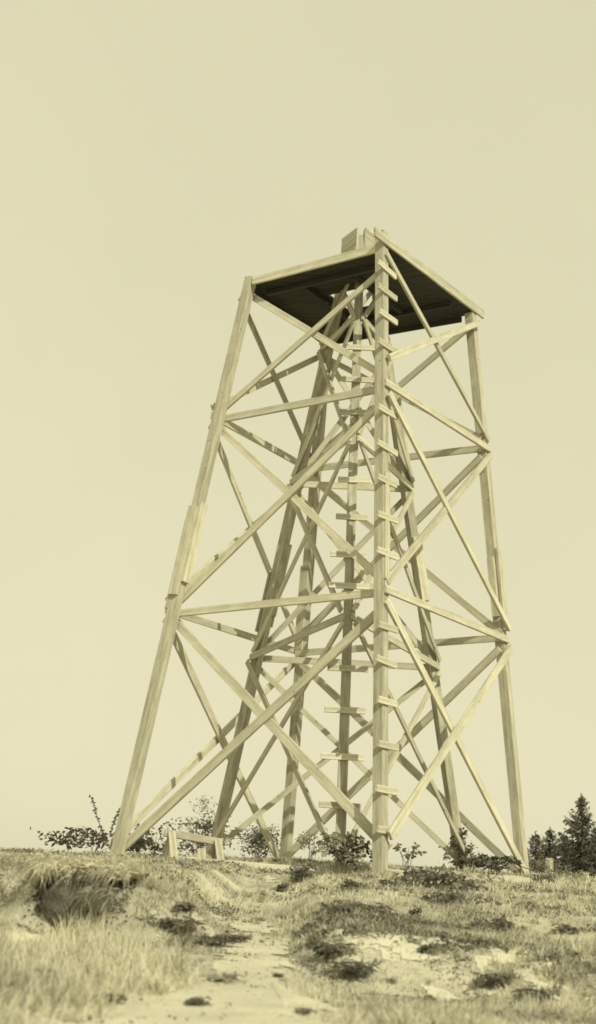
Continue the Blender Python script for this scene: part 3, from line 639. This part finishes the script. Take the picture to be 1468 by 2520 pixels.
def ibrd(name, a, za, b, zb, layer, w=.09, ex=.06):
    n = (ip(b, 0)-ip(a, 0)).cross(ip(a, 8)-ip(a, 0)).normalized(); c = (ip(a, 4)+ip(b, 4))/2-ax; c.z = 0
    n = n if n.dot(c) > 0 else -n; off = n*(IW/2+.03+layer*.042)
    # seat the board against the leg corner on the outside of this face
    return board(name, ip(a, za)+off, ip(b, zb)+off, n, w, .036, M['wood' if layer == 0 else 'post'], tri, ex, ex)
for a, b in (('I1', 'I2'), ('I2', 'I3'), ('I3', 'I1')):
    for lv in (1, 2): ibrd('girt', a, TZ[a][lv], b, TZ[b][lv], 0, .105)
    if 'I2' in (a, b): ibrd('girt', a, TZ[a][3], b, TZ[b][3], 0, .09)
    for p in range(3):
        d0 = .12 if p else .05
        ibrd('brace', a, TZ[a][p]+d0, b, TZ[b][p+1]-.12, 0, .088); ibrd('brace', a, TZ[a][p+1]-.12, b, TZ[b][p]+d0, 1, .088)
    ibrd('brace', a, TZ[a][3]+.08, b, 9.15, 1, .08)
    ibrd('brace', b, TZ[b][3]+.08, a, 9.25, 0, .08)
for i, z in enumerate((7.77, 7.19, 6.62, 5.48, 4.87, 4.27, 3.80, 2.59, 2.0, 1.36, .71)):
    c = ip('I2', z)+Vector((0, -1, 0))*(IW/2+.024); w = (.24, .24, .22, .24, .23, .26, .29, .28, .28, .29, .28)[i]; dx = (.06, .02, -.02, .02, .0, -.03, .0, .02, .0, -.01, -.02)[i]
    board('cleat', c+Vector((-w+dx, -.0, random.uniform(-.012, .012))), c+Vector((w+dx, .0, 0)), (0, -1, .06), .085, .036, M['wood'], tri)
# boarded head on top, aligned with the three legs
P1, P2, P3 = ip('I1', 9.8), ip('I2', 9.8), ip('I3', 9.8)
def headpanel(name, a, b, ea, eb, z0, z1, m, out, chop=0):
    out -= .02
    d = (b-a).normalized(); n = d.cross(Vector((0, 0, 1))).normalized(); n = n if n.dot((a+b)/2-ax) > 0 else -n
    A = a-d*ea+n*out; B = b+d*eb+n*out; zc = (z0+z1)/2; A.z = zc; B.z = zc; return board(name, A, B, n, z1-z0, .03, M[m], tri, wob=0)
headpanel('head_board', P2, P1, .04, .13, 9.70, 10.05, 'wood', .11)
headpanel('head_board', P2, P1, .04, .20, 9.35, 9.695, 'wood', .13)
headpanel('head_board', P2, P3, .04, .02, 9.72, 10.05, 'post', .11)
headpanel('head_board', P2, P3, .04, .12, 9.35, 9.715, 'post', .13)
headpanel('head_board', P1, P3, .05, .05, 9.5, 10.0, 'grey', .11)
board('target_board', Vector((.17, -.02, 9.6)), Vector((.17, -.02, 10.20)), (.35, -.94, 0), .17, .05, M['wood'], tri)

# ------------------------------------------------------------------ sawhorse
def sawhorse():
    o = onray(478, -1.35); o.z = -.22; t = thing('sawhorse', o, 'low timber sawhorse behind the long plank, left of the dark rear post', 'sawhorse')
    a = Vector((-.43, 0, .49)); b = Vector((.33, .05, .41)); A, B = o+a, o+b
    board('beam', A, B, (0, -1, .12), .095, .09, M['post'], t, .03, .03)
    for e, s in ((0.0, 1), (.94, 1)):
        P = A.lerp(B, .12 if e == 0 else .95)
        board('leg', P+Vector((0, -.065, .03)), P+Vector((.13 if e == 0 else .15, -.22, -.62)), (0, -1, -.2), .10, .035, M['post'], t)
        board('leg', P+Vector((0, .065, .03)), P+Vector((-.15 if e == 0 else -.06, .20, -.62)), (0, 1, -.2), .10, .035, M['post'], t)
    board('cross_tie', A.lerp(B, .95)+Vector((0, -.10, -.15)), A.lerp(B, .95)+Vector((0, .10, -.15)), (1, 0, 0), .09, .03, M['post'], t)
    c = A.lerp(B, .70); board('brace', c+Vector((-.03, .02, -.12)), c+Vector((.03, -.02, -.6)), (0, -1, 0), .12, .04, M['post'], t)
sawhorse()
# planks lying on the ground
def ground_plank(label, A, B, w, t, m='wood', nrm=(0, -1, .25)):
    o = board('plank', A, B, nrm, w, t, M[m], None); return tag(o, label, 'plank')
p = aty(432, 2121, -2.9); q = aty(775, 2150, -3.1); ground_plank('long squared timber lying across the front of the left tower face', p, q, .115, .13)
p = aty(632, 2156, -3.35); q = aty(725, 2157, -3.35); ground_plank('short plank end sticking out under the long timber', p, q, .05, .12)
p = aty(945, 2152, -3.25); q = aty(1112, 2168, -2.2); ground_plank('thin plank lying from the front leg toward the vine-covered post', p, q, .035, .14, nrm=(0, -.5, .8))
p = aty(1183, 2172, -.25); q = aty(1302, 2183, .1); ground_plank('thick pale plank lying at the foot of the right tower leg', p, q, .105, .06)

# ------------------------------------------------------------------ light and sky
AZ, EL = 30., 34.    # sun to the right of and behind the photographer
sv = Vector((math.sin(R(AZ))*math.cos(R(EL)), -math.cos(R(AZ))*math.cos(R(EL)), math.sin(R(EL))))
sd = bpy.data.lights.new('sun', 'SUN'); so = bpy.data.objects.new('sun', sd); C.objects.link(so); so.rotation_euler = sv.to_track_quat('Z', 'Y').to_euler()
sd.energy = 3.8; sd.angle = R(.5); sd.color = (1, .955, .72)
w = bpy.data.worlds.new('World'); S.world = w; w.use_nodes = True; nt = w.node_tree; N = nt.nodes; L = nt.links
bg = N['Background']; sk = N.new('ShaderNodeTexSky'); sk.sky_type = 'NISHITA'; sk.sun_disc = False; sk.sun_elevation = R(EL); sk.sun_rotation = math.atan2(sv.x, sv.y); sk.dust_density = 2.
bw = N.new('ShaderNodeRGBToBW'); L.new(sk.outputs[0], bw.inputs[0])
pw = N.new('ShaderNodeMath'); pw.operation = 'POWER'; pw.inputs[1].default_value = .11; L.new(bw.outputs[0], pw.inputs[0])
mu = N.new('ShaderNodeVectorMath'); mu.operation = 'SCALE'; mu.inputs[0].default_value = (8.55, 8.08, 5.42); L.new(pw.outputs[0], mu.inputs['Scale']); tcw = N.new('ShaderNodeTexCoord'); nw = N.new('ShaderNodeTexNoise'); nw.inputs['Scale'].default_value = 2.2; nw.inputs['Detail'].default_value = 6; nw.inputs['Roughness'].default_value = .6; L.new(tcw.outputs['Generated'], nw.inputs[0])
mw_ = N.new('ShaderNodeMapRange'); mw_.inputs[1].default_value = .3; mw_.inputs[2].default_value = .7; mw_.inputs[3].default_value = .965; mw_.inputs[4].default_value = 1.03; L.new(nw.outputs[0], mw_.inputs[0])
m2 = N.new('ShaderNodeVectorMath'); m2.operation = 'SCALE'; L.new(mu.outputs[0], m2.inputs[0]); L.new(mw_.outputs[0], m2.inputs['Scale']); L.new(m2.outputs[0], bg.inputs[0])
bg.inputs[1].default_value = .08
S.view_settings.view_transform = 'Standard'; S.view_settings.look = 'None'; S.view_settings.exposure = 0; S.view_settings.gamma = 1
S.render.filter_size = 1.7; S.cycles.filter_width = 1.7; S.render.engine = 'CYCLES'; S.cycles.max_bounces = 6; S.cycles.transparent_max_bounces = 8
S.render.resolution_x = 596; S.render.resolution_y = 1024
